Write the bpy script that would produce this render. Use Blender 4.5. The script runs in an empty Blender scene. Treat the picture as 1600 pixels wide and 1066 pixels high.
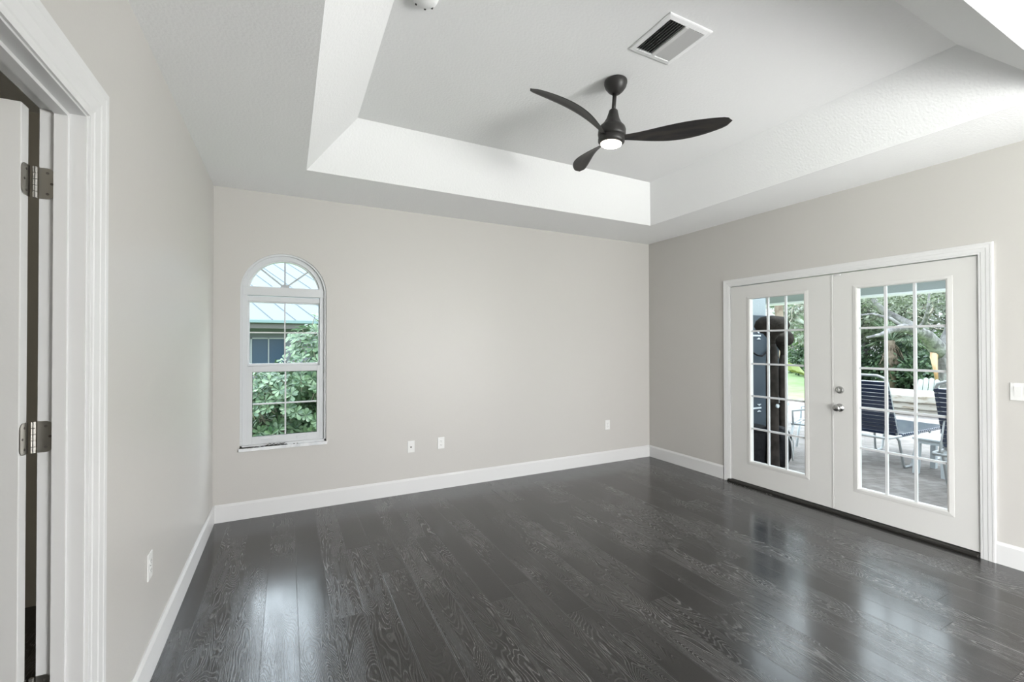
import bpy, bmesh, math, random
from mathutils import Vector, Matrix, Euler
R = math.radians
PI = math.pi
S = bpy.context.scene
COL = S.collection

# ------------------------------------------------------------------ camera
W, H, T = 4.717, 2.743, 3.06
FRONT = -9.2
CY, CP, CR, CF = 4.71147081e-01, 7.98265757e-03, -1.31973835e-03, 689.257607
cam_d = bpy.data.cameras.new('camera'); cam = bpy.data.objects.new('camera', cam_d); COL.objects.link(cam)
f = Vector((math.sin(CY)*math.cos(CP), math.cos(CY)*math.cos(CP), math.sin(CP)))
r0 = Vector((math.cos(CY), -math.sin(CY), 0)); u0 = r0.cross(f)
r = r0*math.cos(CR) + u0*math.sin(CR); u = -r0*math.sin(CR) + u0*math.cos(CR)
cam.matrix_world = Matrix(((r.x, u.x, -f.x, .536), (r.y, u.y, -f.y, -4.290), (r.z, u.z, -f.z, 1.4454), (0, 0, 0, 1)))
cam_d.sensor_width = 36; cam_d.lens = CF/1600*36; cam_d.clip_start = .02; cam_d.clip_end = 300
S.camera = cam

# ------------------------------------------------------------------ world, sun, area lights, exposure
S.view_settings.view_transform = 'Standard'; S.view_settings.look = 'None'
S.view_settings.gamma = 1; S.view_settings.use_curve_mapping = False
S.view_settings.exposure = 0.36
wd = bpy.data.worlds.new('sky'); S.world = wd; wd.use_nodes = True
nt = wd.node_tree; nt.nodes.clear()
tc = nt.nodes.new('ShaderNodeTexCoord'); sep = nt.nodes.new('ShaderNodeSeparateXYZ')
rmp = nt.nodes.new('ShaderNodeValToRGB'); bg = nt.nodes.new('ShaderNodeBackground'); wo = nt.nodes.new('ShaderNodeOutputWorld')
nt.links.new(tc.outputs['Generated'], sep.inputs[0]); nt.links.new(sep.outputs['Z'], rmp.inputs[0])
nt.links.new(rmp.outputs[0], bg.inputs[0]); nt.links.new(bg.outputs[0], wo.inputs[0])
cr = rmp.color_ramp
cr.elements[0].position = 0.0; cr.elements[0].color = (.30, .32, .33, 1)
cr.elements[1].position = 1.0; cr.elements[1].color = (2.0, 2.3, 2.6, 1)
e = cr.elements.new(.02); e.color = (.36, .39, .42, 1)
e = cr.elements.new(.16); e.color = (.42, .46, .50, 1)
e = cr.elements.new(.34); e.color = (2.6, 2.85, 3.05, 1)
bg.inputs[1].default_value = 2.3
sd = bpy.data.lights.new('sun', 'SUN'); sd.energy = 1.4; sd.angle = R(14); sd.color = (1, .95, .88)
sun = bpy.data.objects.new('sun', sd); COL.objects.link(sun)
sun.rotation_euler = Vector((-.80, .18, -1.15)).to_track_quat('-Z', 'Y').to_euler()
# fill lamps added out of view to brighten the room
def area(name, loc, aim, sx, sy, power, col):
    d = bpy.data.lights.new(name, 'AREA'); d.shape = 'RECTANGLE'; d.size = sx; d.size_y = sy
    d.energy = power; d.color = col
    o = bpy.data.objects.new(name, d); COL.objects.link(o); o.location = loc
    o.rotation_euler = (Vector(aim)).to_track_quat('-Z', 'Y').to_euler()
    return o
area('rear_fill_light', (3.05, FRONT+.03, 1.35), (0, 1, .32), 2.5, 2.1, 115, (1, .99, .985))  # added lamp in the made-up front window
area('right_fill_light', (W-.03, -7.3, 1.0), (-1, .42, .40), 2.7, 1.4, 340, (1, .995, .99))  # added lamp at the right wall, brightens left wall and ceiling
area('left_fill_light', (.03, -7.3, 1.0), (1, .50, .14), 2.7, 1.4, 235, (1, .995, .985))  # added lamp at the left wall, brightens the right wall
# added unseen lamp under the lanai ceiling, gives the floor its sheen
area('lanai_fill_light', (7.1, -2.4, 2.60), (0, 0, -1), 3.6, 5.0, 225, (.86, .94, 1))

# ------------------------------------------------------------------ helpers
class MB:
    def __init__(s): s.bm = bmesh.new()
    def box(s, x0, x1, y0, y1, z0, z1):
        v = [s.bm.verts.new(c) for c in ((x0,y0,z0),(x1,y0,z0),(x1,y1,z0),(x0,y1,z0),(x0,y0,z1),(x1,y0,z1),(x1,y1,z1),(x0,y1,z1))]
        for q in ((0,3,2,1),(4,5,6,7),(0,1,5,4),(1,2,6,5),(2,3,7,6),(3,0,4,7)): s.bm.faces.new([v[i] for i in q])
        return s
    def obox(s, c, ax, ay, az):
        c, ax, ay, az = map(Vector, (c, ax, ay, az)); v = []
        for k in (-1, 1):
            for i, j in ((-1,-1),(1,-1),(1,1),(-1,1)): v.append(s.bm.verts.new(c+ax*i+ay*j+az*k))
        for q in ((0,3,2,1),(4,5,6,7),(0,1,5,4),(1,2,6,5),(2,3,7,6),(3,0,4,7)): s.bm.faces.new([v[i] for i in q])
        return s
    def poly(s, pts):
        s.bm.faces.new([s.bm.verts.new(p) for p in pts]); return s
    def tube(s, pts, rad, n=8, cap=True):
        pts = [Vector(p) for p in pts]
        rads = rad if isinstance(rad, (list, tuple)) else [rad]*len(pts)
        rings = []; ref = None
        for i, p in enumerate(pts):
            d = (pts[min(i+1, len(pts)-1)] - pts[max(i-1, 0)]).normalized()
            if ref is None: ref = Vector((0,0,1)) if abs(d.z) < .9 else Vector((1,0,0))
            a = (ref - d*ref.dot(d)).normalized(); b = d.cross(a); ref = a
            rings.append([s.bm.verts.new(p + (a*math.cos(2*PI*k/n) + b*math.sin(2*PI*k/n))*rads[i]) for k in range(n)])
        for A, B in zip(rings, rings[1:]):
            for k in range(n): s.bm.faces.new((A[k], A[(k+1) % n], B[(k+1) % n], B[k]))
        if cap: s.bm.faces.new(rings[0][::-1]); s.bm.faces.new(rings[-1])
        return s
    def lathe(s, prof, n=32, c=(0,0,0), axis='z'):
        c = Vector(c); rings = []
        for rr, z in prof:
            ring = []
            for k in range(n):
                a = 2*PI*k/n; x, y = rr*math.cos(a), rr*math.sin(a)
                p = {'z': (x, y, z), 'x': (z, x, y), 'y': (x, z, y)}[axis]
                ring.append(s.bm.verts.new(c+Vector(p)))
            rings.append(ring)
        for A, B in zip(rings, rings[1:]):
            for k in range(n): s.bm.faces.new((A[k], A[(k+1) % n], B[(k+1) % n], B[k]))
        s.bm.faces.new(rings[0][::-1]); s.bm.faces.new(rings[-1])
        return s
    def prism(s, pts, d):      # closed outline extruded by vector d
        d = Vector(d); a = [s.bm.verts.new(p) for p in pts]; b = [s.bm.verts.new(Vector(p)+d) for p in pts]
        s.bm.faces.new(a[::-1]); s.bm.faces.new(b); n = len(a)
        for k in range(n): s.bm.faces.new((a[k], a[(k+1) % n], b[(k+1) % n], b[k]))
        return s
    def sweep(s, prof, a, b):  # prof: offsets (vectors) swept from a to b
        return s.prism([Vector(a)+Vector(q) for q in prof], Vector(b)-Vector(a))
    def build(s, name, mat, parent=None, smooth=False, bevel=0, seg=2, loc=None):
        bm = s.bm
        bmesh.ops.remove_doubles(bm, verts=bm.verts, dist=1e-6)
        bmesh.ops.recalc_face_normals(bm, faces=bm.faces)
        me = bpy.data.meshes.new(name); bm.to_mesh(me); bm.free()
        o = bpy.data.objects.new(name, me); COL.objects.link(o); me.materials.append(mat)
        if smooth:
            for p in me.polygons: p.use_smooth = True
        if bevel:
            m = o.modifiers.new('bevel', 'BEVEL'); m.width = bevel; m.segments = seg; m.limit_method = 'ANGLE'; m.angle_limit = R(35)
        if parent: o.parent = parent
        if loc: o.location = loc
        return o
def smooth_by_angle(o, a=40):
    me = o.data
    for p in me.polygons: p.use_smooth = True
    bm = bmesh.new(); bm.from_mesh(me)
    for ed in bm.edges:
        if len(ed.link_faces) == 2 and ed.calc_face_angle() > R(a): ed.smooth = False
    bm.to_mesh(me); bm.free(); return o
def empty(name, loc=(0,0,0), rz=0):
    o = bpy.data.objects.new(name, None); COL.objects.link(o); o.location = loc; o.rotation_euler = (0,0,rz); o.empty_display_size = .1; return o
def tag(o, label, cat, group=None, kind=None):
    o['label'] = label; o['category'] = cat
    if group: o['group'] = group
    if kind: o['kind'] = kind
    return o
def struct(o, label=None, cat=None):
    o['kind'] = 'structure'
    if label: o['label'] = label
    if cat: o['category'] = cat
    return o
def copy_tree(o, parent=None):
    c = o.copy(); COL.objects.link(c); c.parent = parent
    for ch in [x for x in bpy.data.objects if x.parent == o]: copy_tree(ch, c)
    return c

# ------------------------------------------------------------------ materials
def mat(name, col=(.8,.8,.8), rough=.5, metal=0, spec=.5, bump=None, var=None, emit=None):
    m = bpy.data.materials.new(name); m.use_nodes = True; n = m.node_tree.nodes; l = m.node_tree.links
    b = n['Principled BSDF']; b.inputs['Base Color'].default_value = (*col, 1); b.inputs['Roughness'].default_value = rough
    b.inputs['Metallic'].default_value = metal; b.inputs['Specular IOR Level'].default_value = spec
    tcn = n.new('ShaderNodeTexCoord')
    if var:      # (scale, second colour, contrast low, high[, stretch])
        nz = n.new('ShaderNodeTexNoise'); nz.inputs['Scale'].default_value = var[0]; nz.inputs['Detail'].default_value = 6
        mp = n.new('ShaderNodeMapping')
        if len(var) > 4: mp.inputs['Scale'].default_value = var[4]
        rp = n.new('ShaderNodeMapRange'); rp.inputs[1].default_value = var[2]; rp.inputs[2].default_value = var[3]
        mx = n.new('ShaderNodeMix'); mx.data_type = 'RGBA'; mx.inputs[6].default_value = (*col, 1); mx.inputs[7].default_value = (*var[1], 1)
        l.new(tcn.outputs['Object'], mp.inputs[0]); l.new(mp.outputs[0], nz.inputs[0]); l.new(nz.outputs[0], rp.inputs[0]); l.new(rp.outputs[0], mx.inputs[0]); l.new(mx.outputs[2], b.inputs['Base Color'])
    if bump:     # (scale, strength, distance)
        nz = n.new('ShaderNodeTexNoise'); nz.inputs['Scale'].default_value = bump[0]; nz.inputs['Detail'].default_value = 3
        bp = n.new('ShaderNodeBump'); bp.inputs['Strength'].default_value = bump[1]; bp.inputs['Distance'].default_value = bump[2]
        l.new(tcn.outputs['Object'], nz.inputs[0]); l.new(nz.outputs[0], bp.inputs['Height']); l.new(bp.outputs[0], b.inputs['Normal'])
    if emit: b.inputs['Emission Color'].default_value = (*emit[0], 1); b.inputs['Emission Strength'].default_value = emit[1]
    return m
M = {}
M['wall'] = mat('wall_paint', (.535, .520, .497), .40, spec=.32, bump=(90, .12, .004))
M['hallwall'] = mat('hall_paint', (.52, .50, .44), .6, spec=.2)
M['ceiling'] = mat('ceiling_paint', (.90, .905, .91), .7, spec=.2, bump=(70, .35, .006))
M['trim'] = mat('trim_paint', (.68, .68, .68), .35, spec=.4)
M['door'] = mat('door_paint', (.64, .635, .62), .4, spec=.4)
M['grain_door'] = mat('grained_door_paint', (.66, .66, .655), .4, spec=.4, bump=(30, .15, .004))
M['vinyl'] = mat('white_vinyl', (.60, .615, .63), .35)
M['sill'] = mat('marble_sill', (.76, .77, .78), .3, var=(14, (.55, .57, .6), .45, .75))
M['plate'] = mat('plate_plastic', (.74, .74, .73), .3)
M['slot'] = mat('slot_dark', (.03, .03, .03), .6)
M['steel'] = mat('satin_nickel', (.46, .46, .45), .26, metal=1)
M['hinge'] = mat('hinge_nickel', (.42, .41, .39), .34, metal=1)
M['screw'] = mat('screw_steel', (.12, .11, .10), .5, metal=.6)
M['fan'] = mat('fan_bronze', (.030, .028, .027), .42, spec=.4)
M['blade'] = mat('blade_dark_wood', (.026, .025, .026), .5, spec=.35, var=(5, (.045, .04, .036), .4, .65, (1, 8, 8)))
M['threshold'] = mat('threshold_black', (.010, .009, .007), .45)
M['debris'] = mat('debris_dark', (.03, .028, .024), .9)
M['lens'] = mat('lamp_lens', (1, .96, .9), .4, emit=((1, .90, .74), 16))
# exterior
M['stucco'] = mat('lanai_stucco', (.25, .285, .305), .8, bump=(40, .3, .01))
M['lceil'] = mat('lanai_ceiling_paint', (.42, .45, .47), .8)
M['edge'] = mat('white_fascia', (.85, .88, .90), .5)
M['board'] = mat('slate_board', (.045, .058, .072), .7, spec=.15, var=(3, (.06, .075, .092), .4, .6))
M['bronze'] = mat('brown_bronze', (.018, .015, .013), .7, spec=.08, var=(9, (.045, .038, .033), .4, .65))
M['black'] = mat('black_plastic', (.008, .008, .010), .5, spec=.12)
M['blackbag'] = mat('black_nylon', (.010, .010, .012), .6, spec=.12, bump=(14, .6, .03))
M['alu'] = mat('white_aluminium', (.42, .44, .45), .4, spec=.5)
M['strap'] = mat('navy_vinyl_strap', (.017, .030, .072), .3)
M['strap'].node_tree.nodes['Principled BSDF'].inputs['Coat Weight'].default_value = 1
M['resin'] = mat('white_resin', (.55, .60, .63), .4)
M['stone'] = mat('spa_stone', (.38, .36, .32), .7, var=(5, (.20, .16, .11), .50, .68, (1, 1, 5)))
M['lawn'] = mat('lawn_green', (.15, .23, .08), .9, var=(2, (.19, .28, .12), .4, .6))
M['soil'] = mat('mulch', (.10, .08, .07), .9)
M['bark'] = mat('oak_bark', (.20, .195, .19), .9, var=(7, (.09, .085, .085), .42, .6, (1, 1, .4)), bump=(12, .8, .05))
M['broken'] = mat('broken_wood', (.42, .22, .12), .8, var=(8, (.55, .38, .26), .4, .6, (1, 1, .3)))
M['skirt'] = mat('dead_fronds', (.15, .11, .08), .9, var=(6, (.23, .185, .14), .4, .6))
def leafmat(name, a, b, rough=.55, trans=.25):
    m = bpy.data.materials.new(name); m.use_nodes = True; n = m.node_tree.nodes; l = m.node_tree.links
    p = n['Principled BSDF']; p.inputs['Roughness'].default_value = rough
    g = n.new('ShaderNodeNewGeometry'); rp = n.new('ShaderNodeValToRGB')
    rp.color_ramp.elements[0].color = (*a, 1); rp.color_ramp.elements[1].color = (*b, 1)
    l.new(g.outputs['Random Per Island'], rp.inputs[0]); l.new(rp.outputs[0], p.inputs['Base Color'])
    t = n.new('ShaderNodeBsdfTranslucent'); l.new(rp.outputs[0], t.inputs[0])
    mx = n.new('ShaderNodeMixShader'); mx.inputs[0].default_value = trans
    o = n['Material Output']; l.new(p.outputs[0], mx.inputs[1]); l.new(t.outputs[0], mx.inputs[2]); l.new(mx.outputs[0], o.inputs[0])
    return m
M['shrubleaf'] = leafmat('shrub_leaf', (.04, .09, .045), (.18, .27, .15), .35)
M['oakleaf'] = leafmat('oak_leaf', (.07, .09, .055), (.21, .235, .165))
M['darkleaf'] = leafmat('hedge_leaf', (.025, .05, .03), (.10, .16, .08))
M['midleaf'] = leafmat('green_leaf', (.05, .10, .035), (.16, .25, .10))
M['paleleaf'] = leafmat('pale_leaf', (.13, .155, .115), (.31, .335, .27))
M['palmleaf'] = leafmat('palm_leaf', (.07, .11, .07), (.22, .27, .17))
M['banana'] = leafmat('banana_leaf', (.36, .46, .11), (.48, .58, .24), .4, .4)
M['twig'] = mat('pale_twig', (.30, .27, .22), .9)

def glass_mat():
    m = bpy.data.materials.new('window_glass'); m.use_nodes = True; n = m.node_tree.nodes; l = m.node_tree.links; n.clear()
    t = n.new('ShaderNodeBsdfTransparent'); t.inputs[0].default_value = (.97, .985, .99, 1)
    g = n.new('ShaderNodeBsdfGlossy'); g.inputs['Roughness'].default_value = .01
    fr = n.new('ShaderNodeFresnel'); fr.inputs[0].default_value = 1.09
    mx = n.new('ShaderNodeMixShader'); o = n.new('ShaderNodeOutputMaterial')
    l.new(fr.outputs[0], mx.inputs[0]); l.new(t.outputs[0], mx.inputs[1]); l.new(g.outputs[0], mx.inputs[2]); l.new(mx.outputs[0], o.inputs[0])
    return m
M['glass'] = glass_mat()

class NG:      # tiny node builder
    def __init__(s, m): s.t = m.node_tree; s.n = s.t.nodes; s.l = s.t.links
    def put(s, inp, v):
        if hasattr(v, 'is_output'): s.l.new(v, inp)
        elif v is not None: inp.default_value = v
    def math(s, op, a, b=None, c=None, clamp=False):
        n = s.n.new('ShaderNodeMath'); n.operation = op; n.use_clamp = clamp
        s.put(n.inputs[0], a); s.put(n.inputs[1], b)
        if c is not None: s.put(n.inputs[2], c)
        return n.outputs[0]
    def comb(s, x, y, z):
        n = s.n.new('ShaderNodeCombineXYZ'); s.put(n.inputs[0], x); s.put(n.inputs[1], y); s.put(n.inputs[2], z); return n.outputs[0]
    def noise(s, v, scale, detail=2, rough=.5, dist=0):
        n = s.n.new('ShaderNodeTexNoise'); s.put(n.inputs['Vector'], v); n.inputs['Scale'].default_value = scale
        n.inputs['Detail'].default_value = detail; n.inputs['Roughness'].default_value = rough; n.inputs['Distortion'].default_value = dist
        return n.outputs[0]
    def white(s, v):
        n = s.n.new('ShaderNodeTexWhiteNoise'); n.noise_dimensions = '3D'; s.put(n.inputs[0], v); return n.outputs[0]
    def rng(s, v, a, b, c=0, d=1, smooth=True):
        n = s.n.new('ShaderNodeMapRange'); n.interpolation_type = 'SMOOTHSTEP' if smooth else 'LINEAR'
        s.put(n.inputs[0], v); s.put(n.inputs[1], a); s.put(n.inputs[2], b); s.put(n.inputs[3], c); s.put(n.inputs[4], d); return n.outputs[0]
    def mix(s, f, a, b):
        n = s.n.new('ShaderNodeMix'); n.data_type = 'RGBA'
        s.put(n.inputs[0], f); s.put(n.inputs[6], a if hasattr(a, 'is_output') else (*a, 1)); s.put(n.inputs[7], b if hasattr(b, 'is_output') else (*b, 1)); return n.outputs[2]

def floor_material():
    m = bpy.data.materials.new('dark_cerused_oak'); m.use_nodes = True; g = NG(m); b = g.n['Principled BSDF']
    tc = g.n.new('ShaderNodeTexCoord'); sp = g.n.new('ShaderNodeSeparateXYZ'); g.l.new(tc.outputs['Object'], sp.inputs[0])
    X, Y = sp.outputs[0], sp.outputs[1]
    PW, PL = .160, 1.75
    ux = g.math('DIVIDE', g.math('ADD', X, .05), PW); ix = g.math('FLOOR', ux); fx = g.math('FRACT', ux)
    off = g.white(g.comb(ix, 3.3, 0)); uy = g.math('ADD', g.math('DIVIDE', Y, PL), g.math('MULTIPLY', off, 7.3)); iy = g.math('FLOOR', uy); fy = g.math('FRACT', uy)
    rid = g.white(g.comb(ix, iy, 1.7)); rid2 = g.white(g.comb(ix, iy, 8.1))
    # cathedral grain: contour lines of a stretched noise
    gx = g.math('MULTIPLY', X, 7.5); gy = g.math('MULTIPLY', Y, 1.15); gz = g.math('MULTIPLY', rid, 61.0)
    n1 = g.noise(g.comb(gx, gy, gz), 1.0, 1.5, .45, .35)
    jit = g.noise(g.comb(g.math('MULTIPLY', X, 60), g.math('MULTIPLY', Y, 9), gz), 1.0, 2)
    ph = g.math('ADD', g.math('MULTIPLY', n1, 330.0), g.math('MULTIPLY', jit, 3.2))
    ridge = g.rng(g.math('SINE', ph), .15, 1.0)
    pores = g.rng(g.noise(g.comb(g.math('MULTIPLY', X, 420), g.math('MULTIPLY', Y, 16), gz), 1.0, 2), .5, .68)
    mask = g.rng(g.noise(g.comb(g.math('MULTIPLY', X, 1.6), g.math('MULTIPLY', Y, .9), g.math('MULTIPLY', rid2, 9)), 1.0, 2), .38, .64, .08, 1)
    grain = g.math('MULTIPLY', g.math('ADD', g.math('MULTIPLY', ridge, .75), g.math('MULTIPLY', pores, .45), clamp=True), mask)
    base = g.mix(rid2, (.011, .0105, .0105), (.026, .0245, .024))
    patch = g.rng(g.noise(g.comb(X, Y, 3.0), 2.2, 3), .4, .7)
    base = g.mix(g.math('MULTIPLY', patch, .45), base, (.034, .032, .031))
    col = g.mix(g.math('MULTIPLY', grain, .50), base, (.20, .197, .192))
    sx = g.math('MINIMUM', fx, g.math('SUBTRACT', 1.0, fx)); sy = g.math('MINIMUM', fy, g.math('SUBTRACT', 1.0, fy))
    seam = g.math('MAXIMUM', g.rng(sx, .006, .016, 1, 0), g.rng(sy, .0006, .0016, 1, 0))
    lseam = g.math('MULTIPLY', g.rng(g.math('ABSOLUTE', g.math('SUBTRACT', sx, .022)), 0, .010, 1, 0), g.math('MULTIPLY', off, .35))
    col = g.mix(lseam, col, (.24, .24, .24)); col = g.mix(seam, col, (.008, .008, .008))
    g.l.new(col, b.inputs['Base Color'])
    g.l.new(g.math('ADD', g.rng(grain, 0, 1, .16, .26), g.math('MULTIPLY', g.noise(g.comb(X, Y, 5.0), 6.0, 3), .08)), b.inputs['Roughness'])
    b.inputs['Specular IOR Level'].default_value = .5; b.inputs['Coat Weight'].default_value = .22; b.inputs['Coat Roughness'].default_value = .13; b.inputs['Coat IOR'].default_value = 1.5
    bp = g.n.new('ShaderNodeBump'); bp.inputs['Strength'].default_value = .45; bp.inputs['Distance'].default_value = .0020
    hgt = g.math('SUBTRACT', g.math('MULTIPLY', grain, .35), g.math('MULTIPLY', seam, 1.0))
    wav = g.math('MULTIPLY', g.noise(g.comb(g.math('MULTIPLY', X, 9), g.math('MULTIPLY', Y, 2), gz), 1.0, 2), .9)
    g.l.new(g.math('ADD', hgt, wav), bp.inputs['Height']); g.l.new(bp.outputs[0], b.inputs['Normal'])
    return m
M['floor'] = floor_material()

def paver_material():
    m = bpy.data.materials.new('patio_pavers'); m.use_nodes = True; g = NG(m); b = g.n['Principled BSDF']; b.inputs['Roughness'].default_value = .75
    tc = g.n.new('ShaderNodeTexCoord'); mp = g.n.new('ShaderNodeMapping'); mp.inputs['Rotation'].default_value = (0, 0, R(18)); g.l.new(tc.outputs['Object'], mp.inputs[0])
    br = g.n.new('ShaderNodeTexBrick'); g.l.new(mp.outputs[0], br.inputs['Vector']); br.inputs['Scale'].default_value = 3.2
    br.inputs['Color1'].default_value = (.145, .126, .116, 1); br.inputs['Color2'].default_value = (.20, .18, .167, 1); br.inputs['Mortar'].default_value = (.12, .11, .10, 1)
    br.inputs['Mortar Size'].default_value = .02; br.inputs['Bias'].default_value = -.1
    nz = g.noise(mp.outputs[0], 5, 5, .6); g.l.new(g.mix(g.rng(nz, .4, .7, 0, .6), br.outputs[0], (.28, .265, .255)), b.inputs['Base Color'])
    bp = g.n.new('ShaderNodeBump'); bp.inputs['Strength'].default_value = .5; bp.inputs['Distance'].default_value = .01; g.l.new(br.outputs[1], bp.inputs['Height']); bp.invert = True; g.l.new(bp.outputs[0], b.inputs['Normal'])
    return m
M['paver'] = paver_material()

# ================================================================== ROOM SHELL
WT = .12
# floor
struct(MB().box(-.0, W, FRONT, 0, -.03, 0).build('floor', M['floor']), 'dark charcoal wide plank oak floor with pale cerused grain', 'floor')
# left wall with doorway y -3.42 .. -2.546
DY0, DY1, DZ = -3.432, -2.543, 2.136
WL = .096
m = MB(); m.box(-WL, 0, DY1, WT, 0, H); m.box(-WL, 0, -5.9, DY0, 0, H); m.box(-WL, 0, DY0, DY1, DZ, H)
m.box(-WL, 0, FRONT, -8.7, 0, H); m.box(-WL, 0, -8.7, -5.9, 0, .30); m.box(-WL, 0, -8.7, -5.9, 2.0, H)
struct(m.build('wall_left', M['wall']), 'warm light grey painted wall beside the open doorway', 'wall')
# back wall with arched window
WX0, WX1, WZ0, WZS = .185, .849, .580, 1.900
WC, WR = (WX0+WX1)/2, (WX1-WX0)/2
m = MB()
m.box(0, WX0, 0, WT, 0, H); m.box(WX1, W, 0, WT, 0, H); m.box(WX0, WX1, 0, WT, 0, WZ0)
N = 32
arc = [(WC-WR*math.cos(PI*k/N), WZS+WR*math.sin(PI*k/N)) for k in range(N+1)]
for k in range(N):
    (xa, za), (xb, zb) = arc[k], arc[k+1]
    m.prism([(xa, 0, za), (xb, 0, zb), (xb, 0, H), (xa, 0, H)], (0, WT, 0))
struct(m.build('wall_back', M['wall']), 'light greige painted wall with the arched window', 'wall')
# right wall with french door opening
RY0, RY1, RZ = -3.085, -1.165, 2.075
m = MB(); m.box(W, W+WT, RY1, WT, 0, H); m.box(W, W+WT, RY0, RY1, RZ, H)
SY0, SY1 = -8.7, -5.9
m.box(W, W+WT, SY1, RY0, 0, H); m.box(W, W+WT, FRONT, SY0, 0, H); m.box(W, W+WT, SY0, SY1, 0, .30); m.box(W, W+WT, SY0, SY1, 2.0, H)
struct(m.build('wall_right', M['wall']), 'light greige painted wall around the french doors', 'wall')
# front wall behind the camera with an added wide window
FX0, FX1, FZ0, FZ1 = 1.78, 4.32, .28, 2.42
m = MB(); m.box(-WT, FX0, FRONT-WT, FRONT, 0, H); m.box(FX1, W+WT, FRONT-WT, FRONT, 0, H)
m.box(FX0, FX1, FRONT-WT, FRONT, 0, FZ0); m.box(FX0, FX1, FRONT-WT, FRONT, FZ1, H)
struct(m.build('wall_front', M['wall']), 'light greige wall behind the viewpoint', 'wall')
w2 = struct(empty('added_window_2', (3.05, FRONT, FZ0)), 'added wide white framed window behind the viewpoint', 'window')  # unseen window made up to hold the rear lamp
m = MB(); t_ = .05
m.box(FX0-3.05, FX1-3.05, -.11, -.02, 0, t_); m.box(FX0-3.05, FX1-3.05, -.11, -.02, FZ1-FZ0-t_, FZ1-FZ0)
for xx in (FX0, 3.05-t_/2, FX1-t_): m.box(xx-3.05, xx+t_-3.05, -.11, -.02, t_, FZ1-FZ0-t_)
m.build('added_window_frame', M['vinyl'], w2)
struct(MB().box(0, 1.60, -4.74, -4.62, 0, H).build('wall_light_blocker', M['wall']), 'short light greige wall added behind the viewpoint to block light', 'wall')  # unseen wall added to keep lamp light off the doorway jamb
w3 = struct(empty('added_window_3', (W, -7.3, .30)), 'added wide white framed window on the right wall behind the viewpoint', 'window')  # made-up window around the right lamp, out of view
w4 = struct(empty('added_window_4', (-.11, -7.3, .30)), 'added wide white framed window on the left wall behind the viewpoint', 'window')  # made-up window around the left lamp, out of view
for w_ in (w3, w4):
    m = MB(); m.box(.02, .09, -1.4, 1.4, 0, .05); m.box(.02, .09, -1.4, 1.4, 1.65, 1.7)
    for yy in (-1.4, -.025, 1.35): m.box(.02, .09, yy, yy+.05, .05, 1.65)
    m.build('added_window_frame', M['vinyl'], w_)
# tray ceiling
A = (.660, 4.070, -3.590, -.690); ins = .318
B = (A[0]+ins, A[1]-ins, A[2]+ins, A[3]-ins)
m = MB()
def rect(q, z): return [(q[0], q[2], z), (q[1], q[2], z), (q[1], q[3], z), (q[0], q[3], z)]
O_ = rect((-.0, W, FRONT, 0), H); I_ = rect(A, H); U_ = rect(B, T)
for k in range(4):
    j = (k+1) % 4
    m.poly([O_[k], O_[j], I_[j], I_[k]]); m.poly([I_[k], I_[j], U_[j], U_[k]])
m.poly(U_)
# upper side so the ceiling is a slab
O2 = rect((-WT, W+WT, FRONT-WT, WT), H+.0); top = rect((-WT, W+WT, FRONT-WT, WT), T+.12)
for k in range(4):
    j = (k+1) % 4
    m.poly([O_[k], O2[k], O2[j], O_[j]]); m.poly([O2[k], top[k], top[j], O2[j]])
m.poly(top)
struct(m.build('ceiling', M['ceiling']), 'white textured tray ceiling with sloped sides', 'ceiling')

# baseboards
BH, BT = .143, .014
def bb(m, a, b, n):     # a,b floor points on wall line, n inward normal
    n = Vector((*n, 0)); z = Vector((0, 0, 1))
    prof = [n*0, n*BT, n*BT+z*(BH-.018), n*(BT*.45)+z*(BH-.003), n*(BT*.35)+z*BH, z*BH]
    m.sweep(prof, (*a, 0), (*b, 0))
m = MB(); bb(m, (0, 0), (0, -2.42), (1, 0)); bb(m, (0, -3.56), (0, FRONT), (1, 0))
struct(m.build('baseboard_left', M['trim']), 'white baseboard along the left wall', 'baseboard')
m = MB(); bb(m, (BT, 0), (W-BT, 0), (0, -1))
struct(m.build('baseboard_back', M['trim']), 'white baseboard along the back wall', 'baseboard')
m = MB(); bb(m, (W, 0), (W, -1.092), (-1, 0)); bb(m, (W, -3.132), (W, FRONT), (-1, 0))
struct(m.build('baseboard_right', M['trim']), 'white baseboard along the french door wall', 'baseboard')
m = MB(); bb(m, (BT, FRONT), (W-BT, FRONT), (0, 1))
struct(m.build('baseboard_front', M['trim']), 'white baseboard under the added wide window', 'baseboard')

# casing around an opening in a wall x = const. n = inward normal x sign
def casing(m, x, s, ya, yb, zt, w, th):
    # profile across the width: (offset from the opening edge, projection)
    prof = [(0, 0), (0, th*.55), (.006, th*.62), (w*.16, th*.60), (w*.20, th*.72), (w*.50, th*.78), (w*.54, th*.88), (w*.78, th*.92), (w*.82, th), (w-.003, th), (w, th-.003), (w, 0)]
    # mitred frame: build as rings around three sides
    rows = []
    for o_, p_ in prof:
        X_ = x+s*p_
        rows.append([(X_, ya+o_, 0), (X_, ya+o_, zt+o_), (X_, yb-o_, zt+o_), (X_, yb-o_, 0)])
    for ra, rb in zip(rows, rows[1:]):
        for k in range(3): m.poly([ra[k], ra[k+1], rb[k+1], rb[k]])
    for k in (0, 3): m.poly([rw[k] for rw in rows])
    return m
m = MB(); casing(m, 0, 1, -2.546, -3.43, 2.130, .124, .019)
# jamb of the doorway
jy = -2.555
j2 = -3.42
m.box(-.0975, .0035, jy, jy+.0115, 0, 2.1355); m.box(-.0975, .0035, j2-.0115, j2, 0, 2.1355); m.box(-.0975, .0035, j2, jy, 2.124, 2.1355)
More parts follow.
